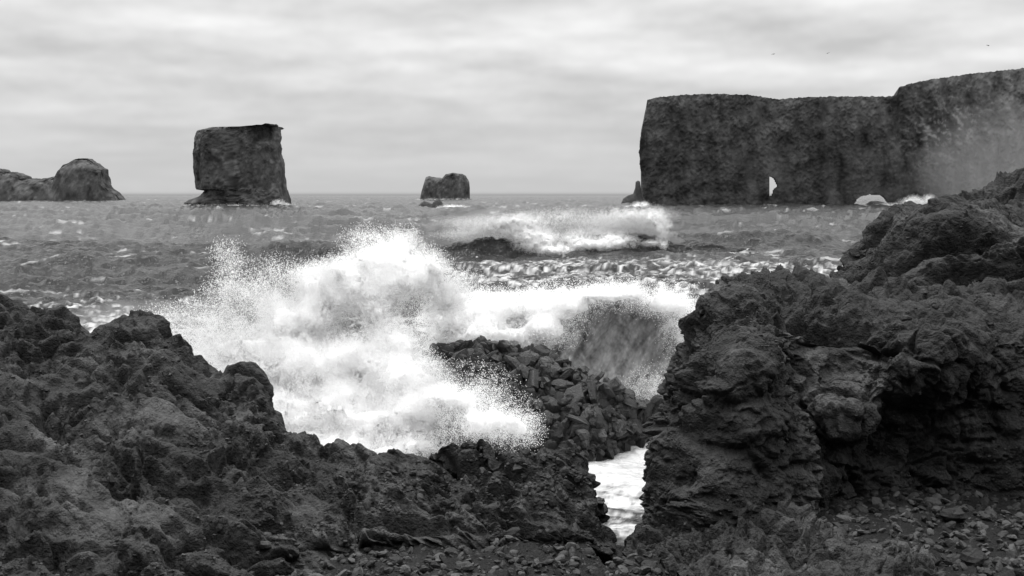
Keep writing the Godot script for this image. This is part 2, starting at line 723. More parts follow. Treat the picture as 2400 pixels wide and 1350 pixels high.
# unseen dark slope added behind the camera to keep low sky light off rocks
func make_shade_slope() -> void:
	var nu := 90
	var nv := 40
	var p := PackedVector3Array()
	for j in nv:
		var v := float(j) / (nv - 1)
		for i in nu:
			var u := float(i) / (nu - 1) * 2.0 - 1.0
			var x := -70.0 * u
			var z := 7.5 + 42.0 * v - 10.0 * u * u * v
			p.append(Vector3(x, 6.3 + 46.0 * v * (0.6 + 0.4 * v) + 3.0 * N.far.get_noise_3d(x, v * 40.0, z) * v, z))
	var o := put("shade_slope", grid(p, nu, nv, coloured(p, func(q): return 0.04 + 0.03 * N.patch.get_noise_3d(q.x, q.y, q.z))), M.gravel)
	tag(o, "unseen dark slope added behind the camera to shade the rocks", "shade_slope", "", "structure")


# ---------------------------------------------------------------- far headland and stacks

func far_relief(q: Vector3) -> float:
	return 7.0 * N.far.get_noise_3d(q.x, q.y * 0.8, q.z) + 16.0 * N.far.get_noise_3d(q.x * 0.7 + 60.0, q.y * 0.12, q.z * 0.7) + 5.0 * N.farridge.get_noise_3d(q.x, q.y * 0.45, q.z) + 1.5 * N.wisp.get_noise_3d(q.x * 0.5, q.y * 0.5, q.z * 0.5)


func line_at(points: Array, x: float) -> float:
	for k in points.size() - 1:
		if x <= points[k + 1][0]:
			var a: Array = points[k]
			var b: Array = points[k + 1]
			return lerpf(a[1], b[1], clampf((x - a[0]) / maxf(b[0] - a[0], 0.001), 0.0, 1.0))
	return points[-1][1]


func inside(poly: PackedVector2Array, q: Vector2) -> bool:
	return Geometry2D.is_point_in_polygon(q, poly)


func make_headland() -> void:
	var D := 1217.0
	var top := [[1500, 300], [1512, 262], [1520, 234], [1540, 228], [1600, 222], [1680, 220], [1760, 222], [1812, 231], [1830, 232], [1900, 227], [2000, 226], [2080, 226], [2103, 224], [2106, 205], [2130, 197], [2180, 186], [2280, 172], [2400, 160], [2560, 150], [2800, 140]]
	var slit := PackedVector2Array([Vector2(1804, 411), Vector2(1814, 416), Vector2(1821, 429), Vector2(1824, 437), Vector2(1815, 443), Vector2(1811, 458), Vector2(1804, 460)])
	var arch := PackedVector2Array([Vector2(1999, 486), Vector2(2008, 468), Vector2(2020, 459), Vector2(2034, 457), Vector2(2040, 452), Vector2(2046, 456), Vector2(2064, 456), Vector2(2074, 464), Vector2(2082, 474), Vector2(2080, 486)])
	var nu := 520
	var nv := 150
	var x0 := 1500.0
	var x1 := 2760.0
	var root := Node3D.new()
	root.name = "headland"
	add_child(root)
	tag(root, "long dark flat-topped sea cliff pierced by two arches on the right", "cliff")
	var front := PackedVector3Array()
	var back := PackedVector3Array()
	var skip := PackedByteArray()
	front.resize(nu * nv)
	back.resize(nu * nv)
	skip.resize(nu * nv)
	for j in nv:
		var t := float(j) / (nv - 1)
		for i in nu:
			var px := lerpf(x0, x1, float(i) / (nu - 1))
			var edge := px
			if px < 1520.0:   # the left edge leans in towards the top
				edge = lerpf(1503.0 + 4.0 * sin(t * 9.0) + 12.0 * smoothstep(0.7, 1.0, t) + 3.0 * N.wisp.get_noise_2d(t * 40.0, 2.0), 1520.0, (px - 1500.0) / 20.0)
			var tp: float = line_at(top, maxf(px, 1521.0)) + 3.0 * N.wisp.get_noise_2d(px * 0.2, 7.0)
			var py := lerpf(490.0, tp, t)
			var q := at(edge, py, D)
			var n := far_relief(q)
			# the plateau grows further away to the right; slopes lean back above the cliff
			var lean := 14.0 * t * t + 60.0 * smoothstep(2080.0, 2400.0, px) * t * t
			var round_ := 10.0 * (1.0 - smoothstep(1500.0, 1560.0, px))
			var hole := (1.0 - smoothstep(50.0, 110.0, Vector2(px, py).distance_to(Vector2(1810, 438)))) + (1.0 - smoothstep(90.0, 170.0, Vector2(px, py).distance_to(Vector2(2040, 472))))
			n = lerpf(n, 2.0, clampf(hole, 0.0, 1.0) * 0.4)
			front[j * nu + i] = at(edge, py, D - n + lean + round_)
			# the far side: thin where the arches go through, thick elsewhere
			var thick := lerpf(90.0, 0.5, clampf(hole, 0.0, 1.0)) * smoothstep(1498.0, 1530.0, px) + 4.0
			back[j * nu + i] = front[j * nu + i] + Vector3(0, -0.4 * thick * t, -thick)
			var m := Vector2(px + 0.5 * (x1 - x0) / nu, py - 0.9)
			if inside(slit, m) or inside(arch, m): skip[j * nu + i] = 1
	var tone := func(q: Vector3) -> float:
		var g: float = 0.07 + 0.06 * N.far.get_noise_3d(q.x * 1.4 + 90.0, q.y, q.z)
		var ledge: float = smoothstep(0.0, 0.45, N.far.get_noise_3d(q.x * 3.6 + q.y * 1.4, q.y * 4.0 + 500.0, q.z))
		# pale grass and droppings on the plateau rim and the broken slope to the right
		var px := q.x / -q.z * FOCAL + 1200.0
		var py := HORIZON - (q.y - EYE) / -q.z * FOCAL
		var rim := smoothstep(line_at(top, px) + 40.0, line_at(top, px) + 6.0, py) * (1.0 - smoothstep(1830.0, 1900.0, px))
		var slope := exp(-pow((px - 2215.0 + (py - 300.0) * 0.55) / 75.0, 2.0)) * exp(-pow((py - 300.0) / 75.0, 2.0))
		g += 0.05 * N.far.get_noise_3d(q.x * 1.6 + 200.0, q.y * 0.25, q.z) + 0.03 * N.far.get_noise_3d(q.x * 0.3, q.y * 3.0 - q.x * 0.5, q.z)
		g = maxf(g, 0.02)
		return g + ledge * (0.02 + 0.06 * rim + 0.20 * slope) + 0.03 * rim
	var face := put("rock_face", grid(front, nu, nv, coloured(front, tone), false, skip), M.far, root)
	# far side seen from behind, rim of the plateau and the lining of the arches
	var bp := PackedVector3Array()
	bp.resize(nu * nv)
	var bs := PackedByteArray()
	bs.resize(nu * nv)
	for j in nv:
		for i in nu:
			bp[j * nu + i] = back[j * nu + nu - 1 - i]
			if i < nu - 1: bs[j * nu + i] = skip[j * nu + nu - 2 - i]
	put("rear_face", grid(bp, nu, nv, coloured(bp, tone), false, bs), M.far, root)
	var rim_points := PackedVector3Array()
	for i in nu: rim_points.append(front[(nv - 1) * nu + i])
	for i in nu: rim_points.append((front[(nv - 1) * nu + i] + back[(nv - 1) * nu + i]) / 2 + Vector3(0, 0.3, 0))
	for i in nu: rim_points.append(back[(nv - 1) * nu + i])
	put("plateau", grid(rim_points, nu, 3, coloured(rim_points, tone)), M.far, root)
	var side := PackedVector3Array()
	for j in nv:
		side.append(back[j * nu])
		side.append(front[j * nu])
	put("end_face", grid(side, 2, nv, coloured(side, tone)), M.far, root)
	for hole in [[0, int(nu * 0.31)], [int(nu * 0.31), nu - 1]]:
		var st := SurfaceTool.new()
		st.begin(Mesh.PRIMITIVE_TRIANGLES)
		st.set_smooth_group(-1)
		for j in range(1, nv - 1):
			for i in range(maxi(1, hole[0]), hole[1]):
				if not skip[j * nu + i]: continue
				var a := j * nu + i
				for e in [[a - 1, a, a + nu], [a + 1, a + nu + 1, a + 1], [a - nu, a + 1, a], [a + nu, a + nu, a + nu + 1]]:
					if skip[e[0]]: continue
					var f0 := front[e[1]]
					var f1 := front[e[2]]
					var b0 := back[e[1]]
					var b1 := back[e[2]]
					for v in [f0, b1, f1, f0, b0, b1]:
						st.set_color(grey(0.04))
						st.add_vertex(v)
		st.generate_normals()
		put("arch_lining", st.commit(), M.far, root)
	# haze of blown spray at the foot of the headland, and the splash beside the low arch
	var splash := Node3D.new()
	splash.name = "splash"
	add_child(splash)
	tag(splash, "white splash of surf at the cliff foot right of the low arch", "spray", "", "stuff")
	spray(splash, [[2150, 476, 1150.0, 34, 9, 6.0, 0.9], [2178, 468, 1150.0, 12, 9, 6.0, 0.8], [2140, 470, 1150.0, 12, 9, 5.0, 0.6], [2110, 482, 1150.0, 40, 4, 6.0, 1.0]], 1.3, 1.3, false)
	var haze := Node3D.new()
	haze.name = "mist_bank"
	add_child(haze)
	tag(haze, "pale haze of blown spray before the right end of the cliff", "mist", "", "stuff")
	for k in 14: mist(haze, 2240 + 16 * k + rng.randf_range(-20, 20), 470 - 7 * k + rng.randf_range(-8, 8), 1080.0 + 2 * k, Vector3(60 + 14 * k, 24 + 9 * k, 40 + 2 * k), 0.00004 * (k + 1))
	var rock := ridge_rock("arch_rock", [[2024, 486], [2030, 478], [2040, 472], [2055, 471], [2066, 473], [2078, 478], [2086, 487]], 489.0, 1196.0, 10.0, 60, 40, 0.15)
	tag(rock, "low dark rock lying in the mouth of the wide arch", "rock")
	var pin := ridge_rock("rock_pinnacle", [[1456, 476], [1461, 465], [1472, 458], [1484, 454], [1489, 440], [1490, 426], [1495, 423], [1500, 425], [1502, 440], [1504, 455], [1512, 468], [1518, 480]], 486.0, 1190.0, 12.0, 120, 90, 0.10)
	tag(pin, "thin dark rock pinnacle on a low ledge at the left foot of the cliff", "rock")
	var cap := Node3D.new()
	cap.name = "splash_001"
	add_child(cap)
	tag(cap, "small white breaking crest in front of the rock pinnacle", "spray", "", "stuff")
	spray(cap, [[1502, 481, 950.0, 14, 6, 4.0, 2.2], [1480, 486, 950.0, 18, 3, 4.0, 1.6]], 1.0)
	var cap2 := Node3D.new()
	cap2.name = "splash_002"
	add_child(cap2)
	tag(cap2, "small white splash at the right foot of the tall square stack", "spray", "", "stuff")
	spray(cap2, [[652, 477, 1120.0, 12, 7, 4.0, 0.9], [664, 481, 1120.0, 18, 3, 4.0, 1.6], [540, 482, 1120.0, 90, 2, 4.0, 0.35]], 1.0, 2.0, false)
	var cap3 := Node3D.new()
	cap3.name = "splash_003"
	add_child(cap3)
	tag(cap3, "thin white line of surf right of the tiny jagged rock", "spray", "", "stuff")
	spray(cap3, [[1064, 484, 960.0, 26, 2.0, 4.0, 2.2]], 1.0)
	var cap4 := Node3D.new()
	cap4.name = "splash_004"
	add_child(cap4)
	tag(cap4, "faint white surf line at the foot of the small stack on the horizon", "spray", "", "stuff")
	spray(cap4, [[1040, 468, 2420.0, 60, 1.6, 8.0, 0.5]], 2.0, 2.0, false)


# a rock whose outline against the sky is given as [px, py] points, with feet at row foot and its middle at depth d
func ridge_rock(called: String, outline: Array, foot: float, d: float, thick: float, nu: int, nv: int, rough: float, relief: Callable = far_relief, mat: Material = null) -> MeshInstance3D:
	var line := PackedVector2Array()
	var total := 0.0
	for k in outline.size() - 1: total += Vector2(outline[k][0], outline[k][1]).distance_to(Vector2(outline[k + 1][0], outline[k + 1][1]))
	var step := total / (nu - 1)
	var k := 0
	var left := 0.0
	for i in nu:
		var want := step * i
		while k < outline.size() - 2 and left + Vector2(outline[k][0], outline[k][1]).distance_to(Vector2(outline[k + 1][0], outline[k + 1][1])) < want:
			left += Vector2(outline[k][0], outline[k][1]).distance_to(Vector2(outline[k + 1][0], outline[k + 1][1]))
			k += 1
		var a := Vector2(outline[k][0], outline[k][1])
		var b := Vector2(outline[k + 1][0], outline[k + 1][1])
		line.append(a.lerp(b, clampf((want - left) / maxf(a.distance_to(b), 0.001), 0.0, 1.0)))
	var tallest := foot
	for q in line: tallest = minf(tallest, q.y)
	var p := PackedVector3Array()
	p.resize(nu * nv)
	for j in nv:
		var t := float(j) / (nv - 1) * 2.0 - 1.0   # -1 front foot, 0 ridge, 1 back foot
		for i in nu:
			var s := float(i) / (nu - 1)
			var fat := thick * (0.25 + 0.75 * sqrt(maxf(0.0, sin(PI * s))))
			var hgt := 1.0 - pow(absf(t), 3.0)
			var q := at(line[i].x, lerpf(foot, line[i].y, hgt), d)
			q.z -= t * fat * 0.5
			var n: float = rough * relief.call(q)
			q.z += n * (1.0 - absf(t) * 0.3) * signf(0.01 - t)
			q.x += n * 0.25 * (1.0 - absf(t))
			q.y += n * 0.18 * (1.0 - absf(t))
			p[j * nu + i] = q
	var tone := func(q: Vector3) -> float:
		return 0.08 + 0.08 * N.far.get_noise_3d(q.x * 1.6 + 90.0, q.y * 1.3, q.z) + 0.06 * smoothstep(0.12, 0.45, N.far.get_noise_3d(q.x * 2.5, q.y * 2.5 + 500.0, q.z))
	return put(called, grid(p, nu, nv, coloured(p, tone)), mat if mat else M.far)


func make_stacks() -> void:
	var a := ridge_rock("sea_stack", [[-190, 474], [-150, 420], [-80, 396], [-20, 392], [10, 398], [18, 404], [34, 402], [42, 404], [54, 412], [56, 419], [100, 420], [142, 414], [148, 398], [152, 388], [162, 384], [180, 375], [196, 372], [208, 374], [226, 386], [238, 397], [246, 398], [249, 424], [262, 442], [276, 452], [288, 471]], 474.0, 2050.0, 120.0, 260, 80, 1.0)
	tag(a, "low sea stack with a rounded hump at the left edge of the picture", "sea stack")
	var c := ridge_rock("sea_stack_002", [[984, 470], [988, 450], [993, 432], [998, 416], [1005, 413], [1020, 416], [1036, 418], [1044, 409], [1060, 406], [1082, 407], [1092, 412], [1099, 424], [1100, 440], [1100, 470]], 471.0, 2480.0, 70.0, 180, 80, 0.7)
	tag(c, "small blocky sea stack on the horizon between the two large rocks", "sea stack")
	var r := ridge_rock("sea_rock", [[978, 487], [984, 477], [994, 471], [1004, 474], [1012, 478], [1020, 469], [1030, 466], [1036, 474], [1043, 487]], 489.0, 985.0, 9.0, 90, 50, 0.16)
	tag(r, "tiny black jagged rock in the sea before the small middle stack", "rock")
	# the tall square stack, from its outline left and right at each height
	var levels := [[484, 436, 683], [476, 436, 681], [468, 448, 680], [460, 468, 677], [452, 478, 675], [447, 482, 674], [444, 462, 673], [440, 460, 672], [420, 458, 669], [400, 455, 667], [380, 453, 667], [360, 451, 661], [348, 455, 661], [334, 458, 656], [318, 462, 657], [310, 466, 655], [305, 482, 655], [301, 500, 655], [299, 622, 654], [296, 636, 654]]
	var nu := 220
	var nv := 170
	var d := 1190.0
	var p := PackedVector3Array()
	p.resize(nu * nv)
	for j in nv:
		var t := float(j) / (nv - 12)
		var k := mini(int(minf(t, 1.0) * (levels.size() - 1)), levels.size() - 2)
		var f := minf(t, 1.0) * (levels.size() - 1) - k
		var py := lerpf(levels[k][0], levels[k + 1][0], f)
		var xl := lerpf(levels[k][1], levels[k + 1][1], f)
		var xr := lerpf(levels[k][2], levels[k + 1][2], f)
		var shrink := 1.0 - smoothstep(1.0, float(nv - 1) / (nv - 12), t)
		for i in nu:
			var ang := TAU * i / (nu - 1)
			var cx := (xl + xr) / 2 - cos(ang) * absf(cos(ang)) ** -0.35 * (xr - xl) / 2 * shrink if absf(cos(ang)) > 0.001 else (xl + xr) / 2
			var q := at(cx, py, d)
			q.z += sin(ang) * 38.0 * shrink
			var n := far_relief(q)
			q += Vector3(-cos(ang) * 0.28, 0.05, sin(ang) * 1.1) * n * shrink
			p[j * nu + i] = q
	for j in nv: p[j * nu + nu - 1] = p[j * nu]
	var tone := func(q: Vector3) -> float:
		return 0.082 + 0.09 * N.far.get_noise_3d(q.x * 1.9 + 90.0, q.y * 1.3, q.z) + 0.09 * smoothstep(0.08, 0.45, N.far.get_noise_3d(q.x * 2.5, q.y * 2.5 + 500.0, q.z))
	var b := put("sea_stack_001", grid(p, nu, nv, coloured(p, tone), true), M.far)
	tag(b, "tall square sea stack with an undercut left foot", "sea stack")


# ---------------------------------------------------------------- tuff outcrops in front

func knob(v: float) -> float:
	return 0.4 - (v + 1.0) * (v + 1.0)


func tuff(q: Vector3) -> float:
	var w: float = N.patch.get_noise_3d(q.x, q.y, q.z)
	var a: float = 0.26 * N.big.get_noise_3d(q.x, q.y, q.z)
	var r: float = 0.20 * N.ridge.get_noise_3d(q.x + w * 0.3, q.y * 1.3, q.z)
	var k := 0.24 * knob(N.knob.get_noise_3d(q.x + w * 0.4, q.y * 1.25, q.z + w * 0.4))
	var k2 := 0.15 * knob(N.knob2.get_noise_3d(q.x + w * 0.2, q.y, q.z))
	var k3 := 0.045 * knob(N.knob3.get_noise_3d(q.x, q.y, q.z))
	var rough: float = clampf(0.7 + 2.2 * w, 0.06, 1.4)
	var pit: float = -0.17 * smoothstep(0.10, 0.40, N.pit.get_noise_3d(q.x, q.y * 1.2, q.z))
	var le: float = q.y * 2.3 + 1.7 * N.patch.get_noise_3d(q.x * 0.9, q.y * 0.5, q.z * 0.9) + 0.9 * N.big.get_noise_3d(q.x * 2.0, q.y * 2.0, q.z * 2.0)
	le -= floorf(le)
	var ledge := 0.085 * (smoothstep(0.0, 0.7, 1.0 - le) - smoothstep(0.92, 1.0, 1.0 - le)) * clampf(0.7 + 1.4 * N.big.get_noise_3d(q.x + 70.0, q.y, q.z), 0.0, 1.3)
	var cl: float = N.cleft.get_noise_3d(q.x + w * 0.5, q.y * 1.1 + w * 0.3, q.z) + 1.0
	var cl2: float = N.cleft2.get_noise_3d(q.x + w * 0.3, q.y * 1.2, q.z + w * 0.3) + 1.0
	var cleft: float = -0.34 * (1.0 - smoothstep(0.0, 0.17, cl)) * clampf(0.55 + 2.0 * N.big.get_noise_3d(q.x, q.y + 40.0, q.z), 0.0, 1.0) - 0.17 * (1.0 - smoothstep(0.0, 0.22, cl2)) * rough
	return a + r + pit + ledge + cleft + k * clampf(0.6 + w * 1.4, 0.1, 1.2) + (k2 + k3) * rough + 0.06 * N.fine.get_noise_3d(q.x, q.y, q.z)


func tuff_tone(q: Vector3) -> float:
	var pale_patch: float = smoothstep(0.05, 0.4, N.patch.get_noise_3d(q.x * 0.55 + 80.0, q.y * 0.8, q.z * 0.55))  # broad paler patches, placed by noise alone
	return 0.046 + 0.065 * pale_patch + 0.035 * N.patch.get_noise_3d(q.x * 1.3 + 40.0, q.y * 1.3, q.z * 1.3) + 0.02 * N.fine.get_noise_3d(q.x + 20.0, q.y, q.z)


func left_relief(q: Vector3) -> float:
	# beds dip down to the right along the slope
	var ang := -0.62
	var along := q.x * cos(ang) + q.y * sin(ang)
	var across := -q.x * sin(ang) + q.y * cos(ang)
	var s := Vector3(along * 0.45, across * 1.25, q.z * 0.8)
	return tuff(s) * 0.62 + 0.22 * knob(N.dome.get_noise_3d(s.x * 1.3, s.y * 1.1, s.z)) - 0.10 + 0.03 * N.knob2.get_noise_3d(q.x, q.y, q.z)


# stones set in the face of an outcrop, each a part of it
func embed(parent: Node, p: PackedVector3Array, nu: int, nv: int, i_from: float, i_to: float, j_from: float, j_to: float, count: int, small: float, large: float, mats: Array) -> void:
	var n := normals(p, nu, nv)
	for k in count:
		var i := int(rng.randf_range(i_from, i_to) * (nu - 1))
		var j := int(rng.randf_range(j_from, j_to) * (nv - 1))
		var q := p[j * nu + i]
		var size := small * pow(large / small, pow(rng.randf(), 2.2))
		var o := put("stone", stone_shapes[rng.randi() % stone_shapes.size()], mats[rng.randi() % mats.size()], parent)
		o.transform = Transform3D(Basis.from_euler(Vector3(rng.randf() * TAU, rng.randf() * TAU, rng.randf() * TAU)).scaled(Vector3.ONE * size), q - n[j * nu + i] * size * 0.25)


# small chips standing out of the face, too many to tell apart
func chips(parent: Node, p: PackedVector3Array, nu: int, nv: int, j_from: float, j_to: float, count: int, small: float, large: float) -> void:
	var n := normals(p, nu, nv)
	var where := []
	for s in stone_shapes: where.append([])
	while count > 0:
		var i := int(rng.randf() * (nu - 1))
		var j := int(rng.randf_range(j_from, j_to) * (nv - 1))
		var q := p[j * nu + i]
		# they gather in the coarser beds
		if rng.randf() > 0.25 + 2.2 * N.patch.get_noise_3d(q.x * 0.7, q.y * 0.7 + 30.0, q.z * 0.7):
			count -= 1 if rng.randf() < 0.3 else 0
			continue
		count -= 1
		var size := small * pow(large / small, pow(rng.randf(), 2.0))
		var b := Basis.from_euler(Vector3(rng.randf() * TAU, rng.randf() * TAU, rng.randf() * TAU)).scaled(Vector3(size, size * 0.6, size))
		where[rng.randi() % stone_shapes.size()].append(Transform3D(b, q + n[j * nu + i] * size * 0.1))
	for v in stone_shapes.size():
		scattered("chips", stone_shapes[v], [M.stone_dark, M.stone, M.stone_dark, M.stone, M.stone, M.stone_pale, M.stone_dark, M.stone][v], where[v], parent)


func make_left_outcrop() -> void:
	# px, ridge py, ridge depth, foot py, foot depth
	var cols := [[-420, 600, 16.5, 1560, 9.0], [-200, 640, 16.3, 1540, 9.2], [0, 678, 16.0, 1500, 9.6], [130, 715, 15.8, 1470, 9.8], [240, 748, 15.6, 1440, 10.0], [350, 745, 15.4, 1420, 10.2], [440, 812, 15.2, 1390, 10.5], [500, 862, 15.0, 1370, 10.7], [600, 886, 14.8, 1335, 11.1], [650, 975, 14.5, 1320, 11.3], [700, 1012, 14.2, 1300, 11.6], [790, 1032, 13.9, 1280, 11.9], [880, 1042, 13.7, 1268, 12.0], [960, 1046, 13.6, 1262, 12.1], [1080, 1024, 13.5, 1262, 12.1], [1180, 1038, 13.4, 1265, 12.1], [1280, 1040, 13.4, 1270, 12.1], [1350, 1048, 13.4, 1272, 12.25], [1388, 1078, 13.4, 1276, 12.35], [1408, 1140, 13.4, 1280, 12.4]]
	var rows := []
	for f in [-0.12, 0.0, 0.16, 0.34, 0.52, 0.70, 0.86, 1.0]:
		var row := []
		for c in cols:
			var foot := at(c[0], c[3], c[4])
			var top := at(c[0], c[1], c[2])
			var q := Vector3.ZERO
			var g := maxf(f, 0.0)
			q.y = lerpf(foot.y, top.y, g) + minf(f, 0.0) * 3.0
			q.z = -lerpf(c[4], c[2], pow(g, 1.35))
			# the column keeps its place across the picture, so the foot spreads less than the ridge
			q.x = lerpf(foot.x, top.x, pow(g, 1.35))
			row.append(q)
		# the end by the gap turns back
		var last: Vector3 = row[-1]
		var spread := 0.12 * pow(1.0 - maxf(f, 0.0), 3.0)
		var g0 := maxf(f, 0.0)
		row.append(Vector3(0.97 + spread, last.y - 0.10 - 0.30 * g0, last.z - 0.3))
		row.append(Vector3(0.86 + spread, last.y - 0.15 - 0.80 * g0, last.z - 0.7))
		row.append(Vector3(0.5, last.y - 0.3 - 1.5 * g0, last.z - 1.2))
		rows.append(row)
	for b in [[0.25, 0.5], [0.7, 2.4], [1.4, 9.0]]:
		var row := []
		for q in rows[7]: row.append(q + Vector3(0, -b[1], -b[0]))
		rows.append(row)
	var nu := 900
	var nv := 420
	var p := net(rows, nu, nv)
	p = displaced(p, nu, nv, left_relief)
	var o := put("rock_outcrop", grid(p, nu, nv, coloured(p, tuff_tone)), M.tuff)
	tag(o, "rough dark rock slope rising to the left edge, with a low wall running right", "rock")
	chips(o, p, nu, nv, 0.1, 0.68, 9000, 0.008, 0.04)
	embed(o, p, nu, nv, 0.16, 0.62, 0.12, 0.66, 130, 0.025, 0.11, [M.stone, M.stone_dark, M.stone])
	embed(o, p, nu, nv, 0.55, 0.80, 0.12, 0.72, 170, 0.035, 0.14, [M.stone, M.stone_dark, M.stone_dark])


func right_relief(q: Vector3) -> float:
	var w: float = N.patch.get_noise_3d(q.x * 0.8 + 9.0, q.y * 0.8, q.z * 0.8)
	var dome := 0.55 * knob(N.dome.get_noise_3d(q.x + 0.5 * w, q.y * 0.9 + 0.3 * w, q.z))
	return dome + tuff(q + Vector3(30, 0, 0)) * clampf(0.42 + 0.5 * w, 0.2, 0.7) - 0.10 + 0.22 * N.big.get_noise_3d(q.x * 0.9 + 5.0, q.y * 0.9, q.z) + 0.03 * N.ridge.get_noise_3d(q.x * 0.5 + 7.0, q.y * 2.2, q.z)


func strata_relief(q: Vector3) -> float:
	# hard and soft beds that climb to the right
	var lift: float = q.y - (q.x - 6.0) * 0.38 + 0.12 * N.patch.get_noise_3d(q.x * 0.7, q.y, q.z)
	var t: float = lift * 2.1 + 0.35 * N.bed.get_noise_2d(q.x * 0.5, q.z)
	var saw := t - floorf(t)
	var ledge := smoothstep(0.0, 0.75, saw) * (1.0 - smoothstep(0.86, 1.0, saw))
	var thin: float = lift * 7.3 + 0.5 * N.bed.get_noise_2d(q.x * 0.4 + 9.0, q.z)
	var saw2 := thin - floorf(thin)
	return tuff(q + Vector3(60, 0, 0)) * 0.26 + 0.50 * ledge * (0.6 + 0.8 * N.big.get_noise_3d(q.x, q.y, q.z + 20.0)) + 0.07 * saw2 - 0.32


